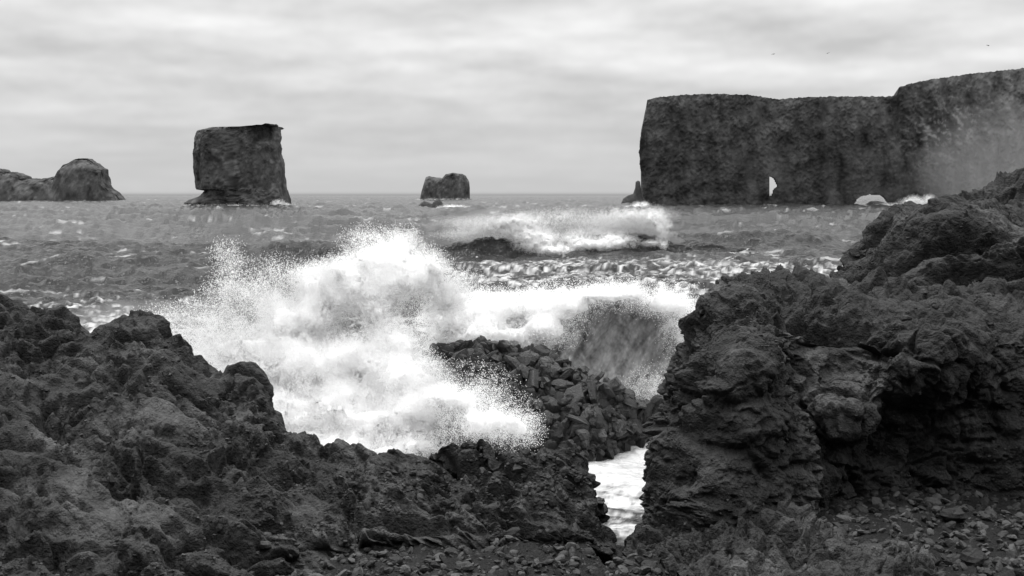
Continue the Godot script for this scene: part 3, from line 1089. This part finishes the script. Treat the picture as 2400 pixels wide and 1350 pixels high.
func make_right_outcrops() -> void:
	# rows from the foot over the top to the back; columns from the back left round the front to the right
	var net1 := [
		[[1680, 1250, 16.0], [1520, 1300, 13.6], [1460, 1300, 12.4], [1530, 1318, 11.8], [1690, 1290, 12.0], [1850, 1250, 12.5], [1905, 1215, 13.1], [2000, 1190, 13.5], [2200, 1175, 13.7], [2400, 1170, 13.7], [2650, 1170, 13.7], [2900, 1170, 13.7]],
		[[1680, 1200, 16.0], [1570, 1205, 14.0], [1548, 1215, 12.9], [1590, 1225, 12.2], [1700, 1205, 12.1], [1862, 1170, 12.5], [1905, 1140, 13.2], [2000, 1125, 13.6], [2200, 1110, 13.8], [2400, 1110, 13.8], [2650, 1110, 13.8], [2900, 1110, 13.8]],
		[[1690, 1080, 16.0], [1580, 1080, 14.2], [1553, 1085, 13.3], [1595, 1090, 12.5], [1700, 1070, 12.15], [1862, 1050, 12.5], [1890, 1040, 13.5], [2000, 1040, 13.6], [2180, 1020, 14.0], [2400, 1010, 13.9], [2650, 1010, 13.9], [2900, 1010, 13.9]],
		[[1690, 970, 16.0], [1576, 960, 14.3], [1552, 960, 13.5], [1600, 965, 12.7], [1700, 950, 12.2], [1835, 940, 12.4], [1862, 950, 13.6], [1990, 975, 13.3], [2160, 940, 13.9], [2400, 920, 13.9], [2650, 930, 13.9], [2900, 930, 13.9]],
		[[1700, 880, 16.0], [1600, 868, 14.4], [1585, 868, 13.7], [1630, 870, 13.0], [1705, 850, 12.5], [1808, 846, 12.5], [1845, 860, 13.6], [1990, 890, 13.8], [2170, 860, 13.5], [2400, 830, 13.9], [2650, 830, 13.9], [2900, 830, 13.9]],
		[[1720, 800, 16.0], [1650, 800, 14.7], [1640, 800, 14.1], [1680, 793, 13.6], [1730, 775, 13.4], [1810, 765, 13.4], [1860, 765, 13.8], [1990, 775, 14.0], [2190, 755, 13.9], [2400, 765, 14.1], [2650, 765, 14.1], [2900, 765, 14.1]],
		[[1710, 770, 16.0], [1664, 758, 15.2], [1662, 752, 14.8], [1700, 724, 14.6], [1750, 700, 14.5], [1805, 688, 14.6], [1860, 690, 14.7], [1990, 712, 14.9], [2190, 706, 15.0], [2400, 715, 15.1], [2650, 715, 15.1], [2900, 715, 15.1]],
		[[1720, 800, 16.6], [1680, 780, 16.0], [1680, 770, 16.2], [1715, 745, 16.3], [1760, 725, 16.4], [1805, 715, 16.5], [1860, 715, 16.6], [1990, 730, 16.8], [2190, 725, 17.2], [2400, 730, 17.3], [2650, 730, 17.3], [2900, 730, 17.3]],
		[[1730, 1400, 17.2], [1690, 1400, 17.0], [1690, 1400, 17.2], [1725, 1400, 17.4], [1770, 1400, 17.6], [1805, 1400, 17.8], [1860, 1400, 18.0], [1990, 1400, 18.2], [2190, 1400, 18.4], [2400, 1400, 18.4], [2650, 1400, 18.4], [2900, 1400, 18.4]]]
	var rows := []
	for r in net1:
		var row := []
		for c in r: row.append(at(c[0], c[1], c[2]))
		rows.append(row)
	var nu := 620
	var nv := 480
	var p := displaced(net(rows, nu, nv), nu, nv, right_relief)
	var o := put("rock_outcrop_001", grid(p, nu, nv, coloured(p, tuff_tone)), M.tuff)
	tag(o, "big dark craggy rock standing right of the gap", "rock")
	chips(o, p, nu, nv, 0.03, 0.78, 6000, 0.008, 0.035)
	embed(o, p, nu, nv, 0.2, 0.85, 0.05, 0.3, 80, 0.025, 0.10, [M.stone, M.stone_dark])
	embed(o, p, nu, nv, 0.2, 0.8, 0.66, 0.78, 70, 0.03, 0.12, [M.stone, M.stone_dark, M.stone_dark])

	var net2 := [
		[[2010, 900, 19.0], [1962, 900, 17.6], [2010, 900, 16.6], [2100, 900, 16.2], [2200, 900, 16.0], [2310, 900, 15.8], [2400, 900, 15.6], [2600, 900, 15.4], [2850, 900, 15.4]],
		[[2010, 740, 19.0], [1942, 730, 17.7], [2005, 740, 16.9], [2100, 745, 16.4], [2200, 745, 16.2], [2310, 745, 16.0], [2400, 740, 15.8], [2600, 740, 15.6], [2850, 740, 15.6]],
		[[2010, 680, 19.0], [1935, 668, 17.9], [1998, 672, 17.2], [2090, 660, 16.9], [2190, 650, 16.7], [2300, 640, 16.5], [2400, 630, 16.2], [2600, 620, 16.0], [2850, 600, 16.0]],
		[[2020, 650, 19.4], [1950, 634, 18.2], [2010, 625, 17.7], [2090, 600, 17.4], [2180, 570, 17.2], [2290, 540, 17.0], [2400, 530, 16.8], [2600, 500, 16.6], [2850, 470, 16.6]],
		[[2030, 640, 19.8], [1970, 622, 18.7], [2030, 600, 18.3], [2090, 558, 18.1], [2170, 515, 18.0], [2270, 500, 17.9], [2385, 500, 17.8], [2600, 500, 17.6], [2850, 470, 17.6]],
		[[2040, 640, 20.2], [1990, 622, 19.3], [2042, 596, 19.2], [2092, 552, 19.1], [2180, 500, 19.0], [2280, 470, 18.9], [2370, 462, 18.8], [2600, 470, 18.7], [2850, 440, 18.7]],
		[[2050, 660, 20.6], [2010, 640, 20.0], [2060, 612, 20.2], [2110, 570, 20.3], [2195, 520, 20.4], [2290, 490, 20.4], [2380, 485, 20.4], [2600, 490, 20.4], [2850, 460, 20.4]],
		[[2070, 1300, 21.0], [2040, 1300, 21.0], [2080, 1300, 21.4], [2130, 1300, 21.6], [2210, 1300, 21.8], [2300, 1300, 21.8], [2400, 1300, 21.8], [2600, 1300, 21.8], [2850, 1300, 21.8]]]
	rows = []
	for r in net2:
		var row := []
		for c in r: row.append(at(c[0], c[1], c[2]))
		rows.append(row)
	nu = 460
	nv = 330
	p = displaced(net(rows, nu, nv), nu, nv, strata_relief)
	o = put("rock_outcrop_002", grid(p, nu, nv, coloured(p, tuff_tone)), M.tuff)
	tag(o, "dark rock ridge climbing to the right edge behind the big craggy rock", "rock")
	chips(o, p, nu, nv, 0.2, 0.75, 900, 0.01, 0.04)
	embed(o, p, nu, nv, 0.15, 0.8, 0.5, 0.74, 60, 0.03, 0.13, [M.stone_dark, M.stone_dark, M.stone])

	# the smooth pale slab on the ground before the gap
	var net3 := [
		[[1540, 1330, 11.0], [1640, 1400, 10.2], [1780, 1420, 10.0], [1900, 1420, 10.0], [2050, 1420, 10.0], [2150, 1390, 10.3], [2200, 1330, 11.0]],
		[[1570, 1300, 11.3], [1660, 1320, 11.0], [1780, 1340, 10.8], [1900, 1345, 10.7], [2050, 1340, 10.8], [2140, 1320, 11.0], [2180, 1310, 11.2]],
		[[1600, 1286, 11.6], [1680, 1270, 11.5], [1780, 1250, 11.5], [1890, 1262, 11.4], [2030, 1285, 11.3], [2130, 1290, 11.4], [2170, 1295, 11.4]],
		[[1660, 1262, 12.0], [1710, 1240, 12.0], [1790, 1205, 12.1], [1880, 1215, 12.0], [1960, 1262, 11.9], [2100, 1276, 11.8], [2150, 1285, 11.6]],
		[[1680, 1275, 12.4], [1720, 1270, 12.5], [1800, 1250, 12.6], [1890, 1250, 12.6], [1980, 1262, 12.4], [2100, 1275, 12.2], [2150, 1290, 11.8]]]
	rows = []
	for r in net3:
		var row := []
		for c in r: row.append(at(c[0], c[1], c[2]) + Vector3(0, 0.03, 0))
		rows.append(row)
	nu = 260
	nv = 150
	var slab_relief := func(q: Vector3) -> float: return tuff(q * 1.3 + Vector3(90, 0, 0)) * 0.55 - 0.05
	p = displaced(net(rows, nu, nv), nu, nv, slab_relief)
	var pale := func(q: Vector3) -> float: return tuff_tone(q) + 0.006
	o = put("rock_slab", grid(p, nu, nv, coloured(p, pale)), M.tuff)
	tag(o, "low rough grey rock slab on the gravel at the foot of the big craggy rock", "rock")


# ---------------------------------------------------------------- basalt mound in the surf

func make_mound() -> void:
	var cols := [[940, 850, 53.0, 1120, 44.5], [990, 822, 52.5, 1110, 44.0], [1050, 806, 52.0, 1100, 43.5], [1130, 797, 51.5, 1095, 43.5], [1180, 803, 51.0, 1090, 43.5], [1240, 806, 50.5, 1090, 43.8], [1310, 838, 50.0, 1085, 44.2], [1380, 872, 49.5, 1062, 45.2], [1440, 912, 49.0, 1042, 46.6], [1490, 955, 49.2, 1018, 48.0], [1540, 985, 50.0, 1002, 50.0], [1600, 1005, 51.0, 1008, 50.6]]
	var rows := []
	for f in [-0.1, 0.0, 0.2, 0.4, 0.6, 0.8, 1.0]:
		var row := []
		for c in cols:
			var g := maxf(f, 0.0)
			var q := at(c[0], c[3], c[4]).lerp(at(c[0], c[1], c[2]), g)
			q.y += 0.5 * sin(PI * g) + minf(f, 0.0) * 12.0
			row.append(q)
		rows.append(row)
	for b in [[1.5, 0.5], [3.5, 2.5], [5.0, 8.0]]:
		var row := []
		for q in rows[6]: row.append(q + Vector3(0, -b[1], -b[0]))
		rows.append(row)
	var nu := 300
	var nv := 210
	var f := func(q: Vector3) -> float: return 0.16 * N.plate.get_noise_3d(q.x * 0.8 + q.y * 0.4, q.y * 1.3, q.z) + 0.4 * N.big.get_noise_3d(q.x, q.y, q.z) - 0.05 - 0.3 * (1.0 - smoothstep(0.0, 0.25, N.crack.get_noise_3d(q.x, q.y, q.z) + 1.0))
	var p := displaced(net(rows, nu, nv), nu, nv, f)
	var root := put("basalt_mound", grid(p, nu, nv, coloured(p, func(q): return 0.05 + 0.03 * N.patch.get_noise_3d(q.x, q.y, q.z))), M.tuff)
	tag(root, "mound of broken black basalt columns standing in the surf", "rock")
	var n := normals(p, nu, nv)
	var rest := []
	for s in 16: rest.append([])
	var shapes: Array[ArrayMesh] = block_shapes + stone_shapes
	var spots := []
	for j in range(9, 140, 6):
		for i in range(6, nu - 3, 6):
			spots.append([i + rng.randi_range(-1, 1), j + rng.randi_range(-2, 2)])
	# larger and nearer-looking ones first become parts of their own
	var made := 0
	for s in spots:
		var i: int = s[0]
		var j: int = s[1]
		var q := p[j * nu + i]
		if q.y < -0.3: continue
		var nn := n[j * nu + i]
		var size := 0.17 * pow(3.4, pow(rng.randf(), 1.5)) * (1.25 if j > 90 else 0.9)
		var z := (nn + Vector3(rng.randf_range(-0.25, 0.35), rng.randf_range(-0.1, 0.35), rng.randf_range(-0.25, 0.25))).normalized()
		var x := (Vector3(1, -0.62, 0.15) - z * z.dot(Vector3(1, -0.62, 0.15))).normalized()
		var b := Basis(x, z, x.cross(z)) * Basis(Vector3.UP, rng.randf() * TAU)
		var tr := Transform3D(b.scaled(Vector3.ONE) * Basis.from_scale(Vector3(size * rng.randf_range(0.9, 1.35), size * rng.randf_range(0.6, 1.0), size * rng.randf_range(0.8, 1.1))), q - nn * size * 0.36)
		var k := rng.randi() % 8 + (8 if rng.randf() < 0.93 else 0)
		var shown := q.x / -q.z * FOCAL + 1200.0 > 1010.0
		if made < 300 and shown and size > 0.2:
			var o := put("stone", shapes[k], [M.basalt, M.basalt, M.basalt_dark, M.basalt_pale][rng.randi() % 4], root)
			o.transform = tr
			made += 1
		else:
			rest[k].append(tr)
	for k in shapes.size():
		if rest[k].size(): scattered("broken_stone", shapes[k], M.basalt, rest[k], root)


# ---------------------------------------------------------------- breaking waves

func make_waves() -> void:
	# the near wave rearing up behind the mound
	var a := Node3D.new()
	a.name = "breaking_wave"
	add_child(a)
	tag(a, "grey wall of a breaking wave with a white crest behind the mound", "wave")
	var cols := [[900, 830], [960, 800], [1040, 778], [1120, 765], [1200, 758], [1290, 738], [1370, 708], [1440, 692], [1500, 692], [1560, 715], [1610, 752], [1660, 800], [1720, 860], [1800, 890]]
	var rows := []
	for r in [[0.0, 53.8, 53.8], [0.10, 55.4, 55.2], [0.35, 56.6, 56.0], [0.68, 56.9, 56.3], [0.90, 56.5, 56.5], [0.99, 55.9, 57.0], [1.02, 56.7, 57.8], [0.86, 59.5, 60.0], [0.3, 63.0, 63.0], [0.0, 66.0, 66.0]]:
		var row := []
		for c in cols:
			var crest := at(c[0], c[1], 57.0)
			var lip := smoothstep(1290.0, 1420.0, c[0]) * (1.0 - smoothstep(1590.0, 1680.0, c[0]))
			var d := lerpf(r[2], r[1], lip)
			row.append(Vector3(crest.x * d / 57.0, crest.y * r[0] * (1.0 + 0.04 * sin(c[0] * 0.045)) - 0.15, -d))
		rows.append(row)
	var nu := 360
	var nv := 200
	var f := func(q: Vector3) -> float: return 0.45 * N.big.get_noise_3d(q.x, q.y * 0.5, q.z) + 0.22 * N.patch.get_noise_3d(q.x, q.y * 0.6, q.z) + 0.06 * N.fine.get_noise_3d(q.x * 0.5, q.y * 0.3, q.z * 0.5)
	var p := displaced(net(rows, nu, nv), nu, nv, f)
	var tone := func(q: Vector3) -> float:
		# streaks drawn up the face towards the crest
		var along := q.x * 0.5 + q.y * 0.86
		var across := q.x * 0.86 - q.y * 0.5
		var s: float = N.patch.get_noise_3d(across * 1.1, along * 0.3, q.z * 0.5) * 0.6 + N.fine.get_noise_3d(across * 0.4, along * 0.12, q.z * 0.3) * 0.6 + N.fine.get_noise_3d(q.x, q.y * 0.8, q.z + 30.0) * 0.35
		var left := smoothstep(4.0, 0.5, q.x)
		var foamy := smoothstep(0.25, 0.8, s + left * 0.9 + 0.25 * N.wisp.get_noise_3d(q.x, q.y, q.z) + 0.05 * (q.x - 6.0))
		return clampf(0.30 + 0.32 * s + 0.4 * foamy, 0.06, 0.75)
	put("wave_face", grid(p, nu, nv, coloured(p, tone)), M.water, a)
	spray(a, [
		[1450, 688, 56.5, 90, 15, 1.0, 2.2], [1430, 704, 55.5, 70, 16, 0.5, 0.35], [1520, 714, 55.5, 60, 20, 0.5, 0.4], [1605, 790, 55.4, 30, 50, 0.5, 0.35], [1555, 712, 56.5, 60, 22, 1.0, 2.0], [1625, 765, 56.4, 34, 40, 0.8, 1.4], [1590, 760, 55.4, 34, 34, 0.5, 0.4],
		[1330, 712, 57.0, 80, 24, 1.1, 2.0], [1240, 726, 57.0, 90, 32, 1.2, 2.2], [1150, 748, 57.0, 110, 40, 1.3, 2.4], [1070, 752, 57.0, 70, 40, 1.3, 1.8], [1230, 780, 55.6, 90, 28, 0.9, 1.9], [1140, 790, 55.4, 90, 26, 0.9, 1.6], [1310, 765, 55.4, 46, 34, 0.7, 0.6], [1340, 730, 55.8, 40, 26, 0.7, 0.7],
		[1120, 700, 58.0, 80, 26, 1.2, 0.35], [1430, 672, 58.0, 150, 14, 1.0, 0.3], [1530, 915, 54.4, 56, 40, 0.6, 0.35], [1600, 820, 55.5, 40, 60, 0.7, 0.3], [1440, 790, 55.0, 100, 60, 0.5, 0.012], [1650, 790, 57.0, 40, 50, 0.8, 0.2]], 0.24)

	# the breaker further out, its crest blown back by the wind
	var b := Node3D.new()
	b.name = "breaking_wave_001"
	add_child(b)
	tag(b, "distant breaking wave with wind-blown spray streaming from its crest", "wave")
	cols = [[930, 612], [985, 592], [1030, 576], [1070, 564], [1110, 556], [1150, 552], [1190, 556], [1230, 562], [1290, 556], [1350, 548], [1410, 543], [1470, 541], [1530, 548], [1570, 560], [1640, 566], [1760, 572]]
	rows = []
	for r in [[0.0, 189.0], [0.1, 193.0], [0.36, 196.0], [0.7, 198.0], [0.96, 198.8], [1.0, 200.0], [0.82, 204.0], [0.4, 210.0], [0.0, 216.0]]:
		var row := []
		for c in cols:
			var crest := at(c[0], c[1], 199.0)
			row.append(Vector3(crest.x * r[1] / 199.0, crest.y * r[0] - 0.5, -r[1]))
		rows.append(row)
	nu = 300
	nv = 110
	var f2 := func(q: Vector3) -> float: return 1.0 * N.wisp.get_noise_3d(q.x * 0.35, q.y * 0.35, q.z * 0.35) + 0.25 * N.big.get_noise_3d(q.x, q.y, q.z)
	p = displaced(net(rows, nu, nv), nu, nv, f2)
	var tone2 := func(q: Vector3) -> float:
		var s: float = N.foam.get_noise_3d(q.x * 1.2, q.y * 1.2, q.z) * 0.5 + 0.5 + 0.25 * N.patch.get_noise_3d(q.x * 0.5, q.y * 0.5, q.z)
		return lerpf(0.03, 0.7, smoothstep(0.93, 1.08, s))
	put("wave_face", grid(p, nu, nv, coloured(p, tone2)), M.water, b)
	spray(b, [
		[1262, 568, 197.0, 42, 22, 1.6, 2.2], [1305, 588, 195.0, 34, 12, 1.4, 2.4], [1225, 548, 198.5, 40, 12, 1.6, 1.4],
		[1400, 574, 196.5, 60, 11, 1.4, 2.2], [1440, 564, 197.0, 40, 14, 1.4, 1.8], [1350, 562, 197.5, 30, 14, 1.4, 1.4],
		[1556, 575, 196.0, 8, 7, 0.8, 1.8], [1530, 570, 196.6, 26, 6, 1.0, 0.8], [1100, 550, 199.5, 60, 9, 1.6, 0.5], [1150, 535, 199.5, 70, 14, 1.6, 0.8], [1195, 520, 199.5, 60, 13, 1.6, 0.9], [1230, 532, 199.0, 44, 26, 1.6, 1.0], [1110, 520, 200.0, 70, 10, 1.6, 0.2],
		[1330, 512, 200.0, 90, 20, 1.6, 0.2], [1460, 522, 199.5, 70, 24, 1.6, 0.6], [1400, 545, 199.0, 70, 12, 1.6, 0.5], [1500, 505, 199.5, 60, 14, 1.6, 0.6], [1535, 520, 199.5, 24, 26, 1.6, 0.8], [1548, 545, 198.0, 13, 34, 1.2, 1.0]], 0.34, 1.1, true, 0.5)
	# veils of spindrift: thin puffs strung back and up from the crest
	for q in [[1090, 556, 5, 0.05], [1140, 546, 6, 0.07], [1190, 540, 6, 0.09], [1235, 546, 6, 0.11], [1275, 556, 5, 0.10], [1330, 548, 6, 0.05], [1390, 544, 7, 0.06], [1440, 544, 7, 0.07], [1490, 546, 7, 0.08], [1530, 552, 7, 0.09], [1552, 562, 6, 0.10]]:
		for k in int(q[2]):
			var t: float = float(k) / q[2]
			var wide: float = rng.randf_range(60, 110) * (0.8 + t)
			var high: float = rng.randf_range(20, 34) * (0.8 + 0.5 * t)
			mist(b, q[0] - 70.0 * t + rng.randf_range(-14, 14), q[1] - 52.0 * t + rng.randf_range(-8, 8), 199.5 + rng.randf_range(-2, 2), Vector3(wide, high, 60) * (200.0 / FOCAL), q[3] * (1.15 - t) * 0.6, -0.2 + 0.5 * t)


func make_burst() -> void:
	var o := Node3D.new()
	o.name = "spray_burst"
	add_child(o)
	tag(o, "great white burst of spray thrown up by the surf left of the mound", "spray", "", "stuff")
	spray(o, [
		# the plume and its ragged crown
		[905, 590, 52.0, 60, 34, 1.0, 1.6], [890, 550, 52.0, 60, 24, 0.8, 0.16], [968, 556, 52.0, 20, 24, 0.6, 0.2], [835, 566, 52.0, 44, 26, 0.8, 0.10],
		[925, 625, 51.5, 84, 40, 1.2, 2.6], [860, 655, 51.0, 110, 40, 1.4, 2.4], [990, 655, 51.5, 40, 50, 1.0, 1.6], [1045, 700, 51.5, 44, 44, 1.0, 1.0],
		[760, 685, 50.5, 70, 46, 1.2, 1.8], [725, 640, 50.5, 50, 24, 1.0, 0.25], [1080, 660, 52.0, 50, 26, 1.0, 0.12],
		# the body
		[690, 760, 49.5, 80, 56, 1.5, 1.9], [880, 720, 49.8, 60, 40, 1.2, 1.0], [650, 860, 48.5, 90, 60, 1.4, 1.8], [800, 870, 48.0, 120, 60, 1.4, 2.4],
		[915, 820, 48.5, 64, 50, 1.2, 1.7], [945, 890, 47.0, 76, 50, 1.2, 2.2], [780, 960, 46.5, 140, 50, 1.2, 2.2], [920, 980, 45.5, 120, 44, 1.0, 1.8], [680, 960, 46.5, 60, 40, 1.0, 1.6],
		[880, 1050, 44.0, 180, 30, 1.0, 1.6],
		# the fan thrown right across the mound
		[1060, 935, 44.5, 80, 32, 0.9, 1.5], [1130, 985, 43.5, 76, 34, 0.8, 1.5], [1200, 1005, 43.0, 50, 34, 0.7, 1.1], [1100, 900, 44.0, 100, 50, 0.7, 0.10], [1190, 950, 43.2, 56, 44, 0.6, 0.12],
		# thin drifting drops on the left
		[540, 640, 50.0, 34, 60, 1.0, 0.16], [520, 590, 50.0, 30, 26, 0.8, 0.10], [560, 720, 49.5, 80, 60, 1.2, 0.28], [480, 790, 49.0, 80, 60, 1.2, 0.3], [640, 690, 50.0, 60, 70, 1.2, 0.25], [400, 750, 49.0, 80, 34, 1.2, 0.16], [560, 820, 48.5, 90, 50, 1.2, 0.7]], 0.2, 0.9, true, 0.24, at(860, 1000, 47.5))
	mist(o, 780, 760, 50.0, Vector3(7.0, 5.0, 3.0), 0.16)
	mist(o, 560, 780, 49.5, Vector3(6.0, 4.0, 2.5), 0.10)
	mist(o, 860, 920, 47.5, Vector3(8.0, 4.0, 2.5), 0.2)
	mist(o, 340, 745, 49.0, Vector3(6.0, 1.6, 2.5), 0.12)


# ---------------------------------------------------------------- stones on the ground, birds

func make_beach_stones() -> void:
	var own := [   # the ones that stand out: px, py, radius m, material, label
		[2235, 1250, 0.19, "stone_dark", "dark wedge-shaped stone on the gravel near the right edge"],
		[2290, 1345, 0.17, "stone_dark", "dark angular stone at the bottom right of the gravel"],
		[1795, 1280, 0.085, "stone_dark", "small black stone lying on the low grey slab"],
		[2060, 1322, 0.16, "stone_dark", "black lump of rock on the front edge of the low grey slab"],
		[1520, 1330, 0.14, "stone_dark", "dark stone on the gravel before the gap"],
		[1430, 1298, 0.07, "stone_pale", "small pale stone in the bottom of the gap"],
		[2195, 1195, 0.08, "stone_pale", "pale stone on the gravel below the big craggy rock"],
		[2330, 1165, 0.15, "stone_dark", "dark stone at the foot of the big craggy rock near the right edge"],
		[1090, 1335, 0.13, "stone", "long grey stone at the bottom of the picture below the low wall"],
		[930, 1330, 0.10, "stone", "grey stone on the gravel at the foot of the left slope"]]
	for k in own.size():
		var s: Array = own[k]
		var d: float = 3.55 * FOCAL / (float(s[1]) - HORIZON)
		var q := at(s[0], s[1], d)
		q.y = ground_y(q.x, q.z) + s[2] * 0.3
		var o := put(numbered("beach_stone", k), stone_shapes[k % stone_shapes.size()], M[s[3]])
		o.transform = Transform3D(Basis(Vector3.UP, rng.randf() * TAU).scaled(Vector3.ONE * s[2]), q)
		tag(o, s[4], "stone")
	var gravel := Node3D.new()
	gravel.name = "gravel"
	add_child(gravel)
	tag(gravel, "loose gravel and chips of stone strewn over the ground", "gravel", "", "stuff")
	var where := []
	for s in stone_shapes: where.append([])
	var made := 0
	for k in 16000:
		var d := rng.randf_range(10.6, 14.6)
		var px := rng.randf_range(560, 2480)
		var x := (px - 1200.0) / FOCAL * d
		if px < 1900.0 and d > 12.4: continue
		var y := ground_y(x, -d)
		var size := 0.009 * pow(9.0, pow(rng.randf(), 3.2))
		var b := Basis.from_euler(Vector3(rng.randf_range(-0.9, 0.9), rng.randf() * TAU, rng.randf_range(-0.9, 0.9))) * Basis.from_scale(Vector3(size * rng.randf_range(0.8, 1.5), size * rng.randf_range(0.7, 1.2), size))
		var tr := Transform3D(b, Vector3(x, y + size * 0.35, -d))
		var v := rng.randi() % stone_shapes.size()
		if size > 0.034 and made < 220:
			var kind := rng.randi() % 4
			var o := put(numbered("pebble", made), stone_shapes[v], [M.stone, M.stone, M.stone_dark, M.stone_pale][kind])
			o.transform = tr
			var zone := "at the foot of the left slope" if px < 900 else "below the low rock wall" if px < 1330 else "before the gap" if px < 1620 else "around the low slab" if px < 2000 else "below the big right rock"
			tag(o, "%s %s angular stone loose on the gravel %s" % ["larger" if size > 0.05 else "small", ["grey", "grey", "dark", "pale"][kind], zone], "stone", "loose stones on the gravel")
			made += 1
		else:
			where[v].append(tr)
	for v in stone_shapes.size():
		scattered("chips", stone_shapes[v], [M.stone, M.stone_dark, M.stone, M.stone_pale][v % 4], where[v], gravel)


func make_birds() -> void:
	var st := SurfaceTool.new()
	st.begin(Mesh.PRIMITIVE_TRIANGLES)
	st.set_smooth_group(0)
	# one body: spindle from beak to tail, with raised and bent wings growing out of it
	var ribs := [[-0.30, 0.005], [-0.22, 0.03], [-0.1, 0.055], [0.05, 0.06], [0.2, 0.035], [0.34, 0.012]]
	for k in ribs.size() - 1:
		for i in 8:
			var a := TAU * i / 8
			var b := TAU * (i + 1) / 8
			var p := Vector3(cos(a) * ribs[k][1], sin(a) * ribs[k][1], ribs[k][0])
			var q := Vector3(cos(b) * ribs[k][1], sin(b) * ribs[k][1], ribs[k][0])
			var r := Vector3(cos(b) * ribs[k + 1][1], sin(b) * ribs[k + 1][1], ribs[k + 1][0])
			var s := Vector3(cos(a) * ribs[k + 1][1], sin(a) * ribs[k + 1][1], ribs[k + 1][0])
			for v in [p, r, q, p, s, r]: st.add_vertex(v)
	for side in [-1.0, 1.0]:
		var w := [[Vector3(0.0, 0.02, -0.09), Vector3(0.0, 0.02, 0.12)], [Vector3(0.26, 0.14, -0.12), Vector3(0.26, 0.13, 0.07)], [Vector3(0.55, 0.06, -0.02), Vector3(0.52, 0.05, 0.08)], [Vector3(0.68, 0.0, 0.08), Vector3(0.67, 0.0, 0.1)]]
		for k in 3:
			var a: Vector3 = w[k][0] * Vector3(side, 1, 1)
			var b: Vector3 = w[k + 1][0] * Vector3(side, 1, 1)
			var c: Vector3 = w[k + 1][1] * Vector3(side, 1, 1)
			var d: Vector3 = w[k][1] * Vector3(side, 1, 1)
			var up := Vector3(0, 0.012, 0)
			for v in [a + up, b + up, c + up, a + up, c + up, d + up, a - up, c - up, b - up, a - up, d - up, c - up]: st.add_vertex(v)
	st.generate_normals()
	var shape := st.commit()
	var spots := [[1813, 127, 300.0, 0.5, "left of the two birds flying close together above the cliff"], [1940, 125, 290.0, -0.7, "right of the two birds flying close together above the cliff"], [2316, 107, 280.0, 2.0, "lone bird flying high above the right end of the cliff"]]
	for k in spots.size():
		var s: Array = spots[k]
		var o := put(numbered("bird", k), shape, M.feather)
		o.position = at(s[0], s[1], s[2])
		o.rotation = Vector3(0.2, s[3], 0.25)
		tag(o, s[4], "bird", "birds above the headland")
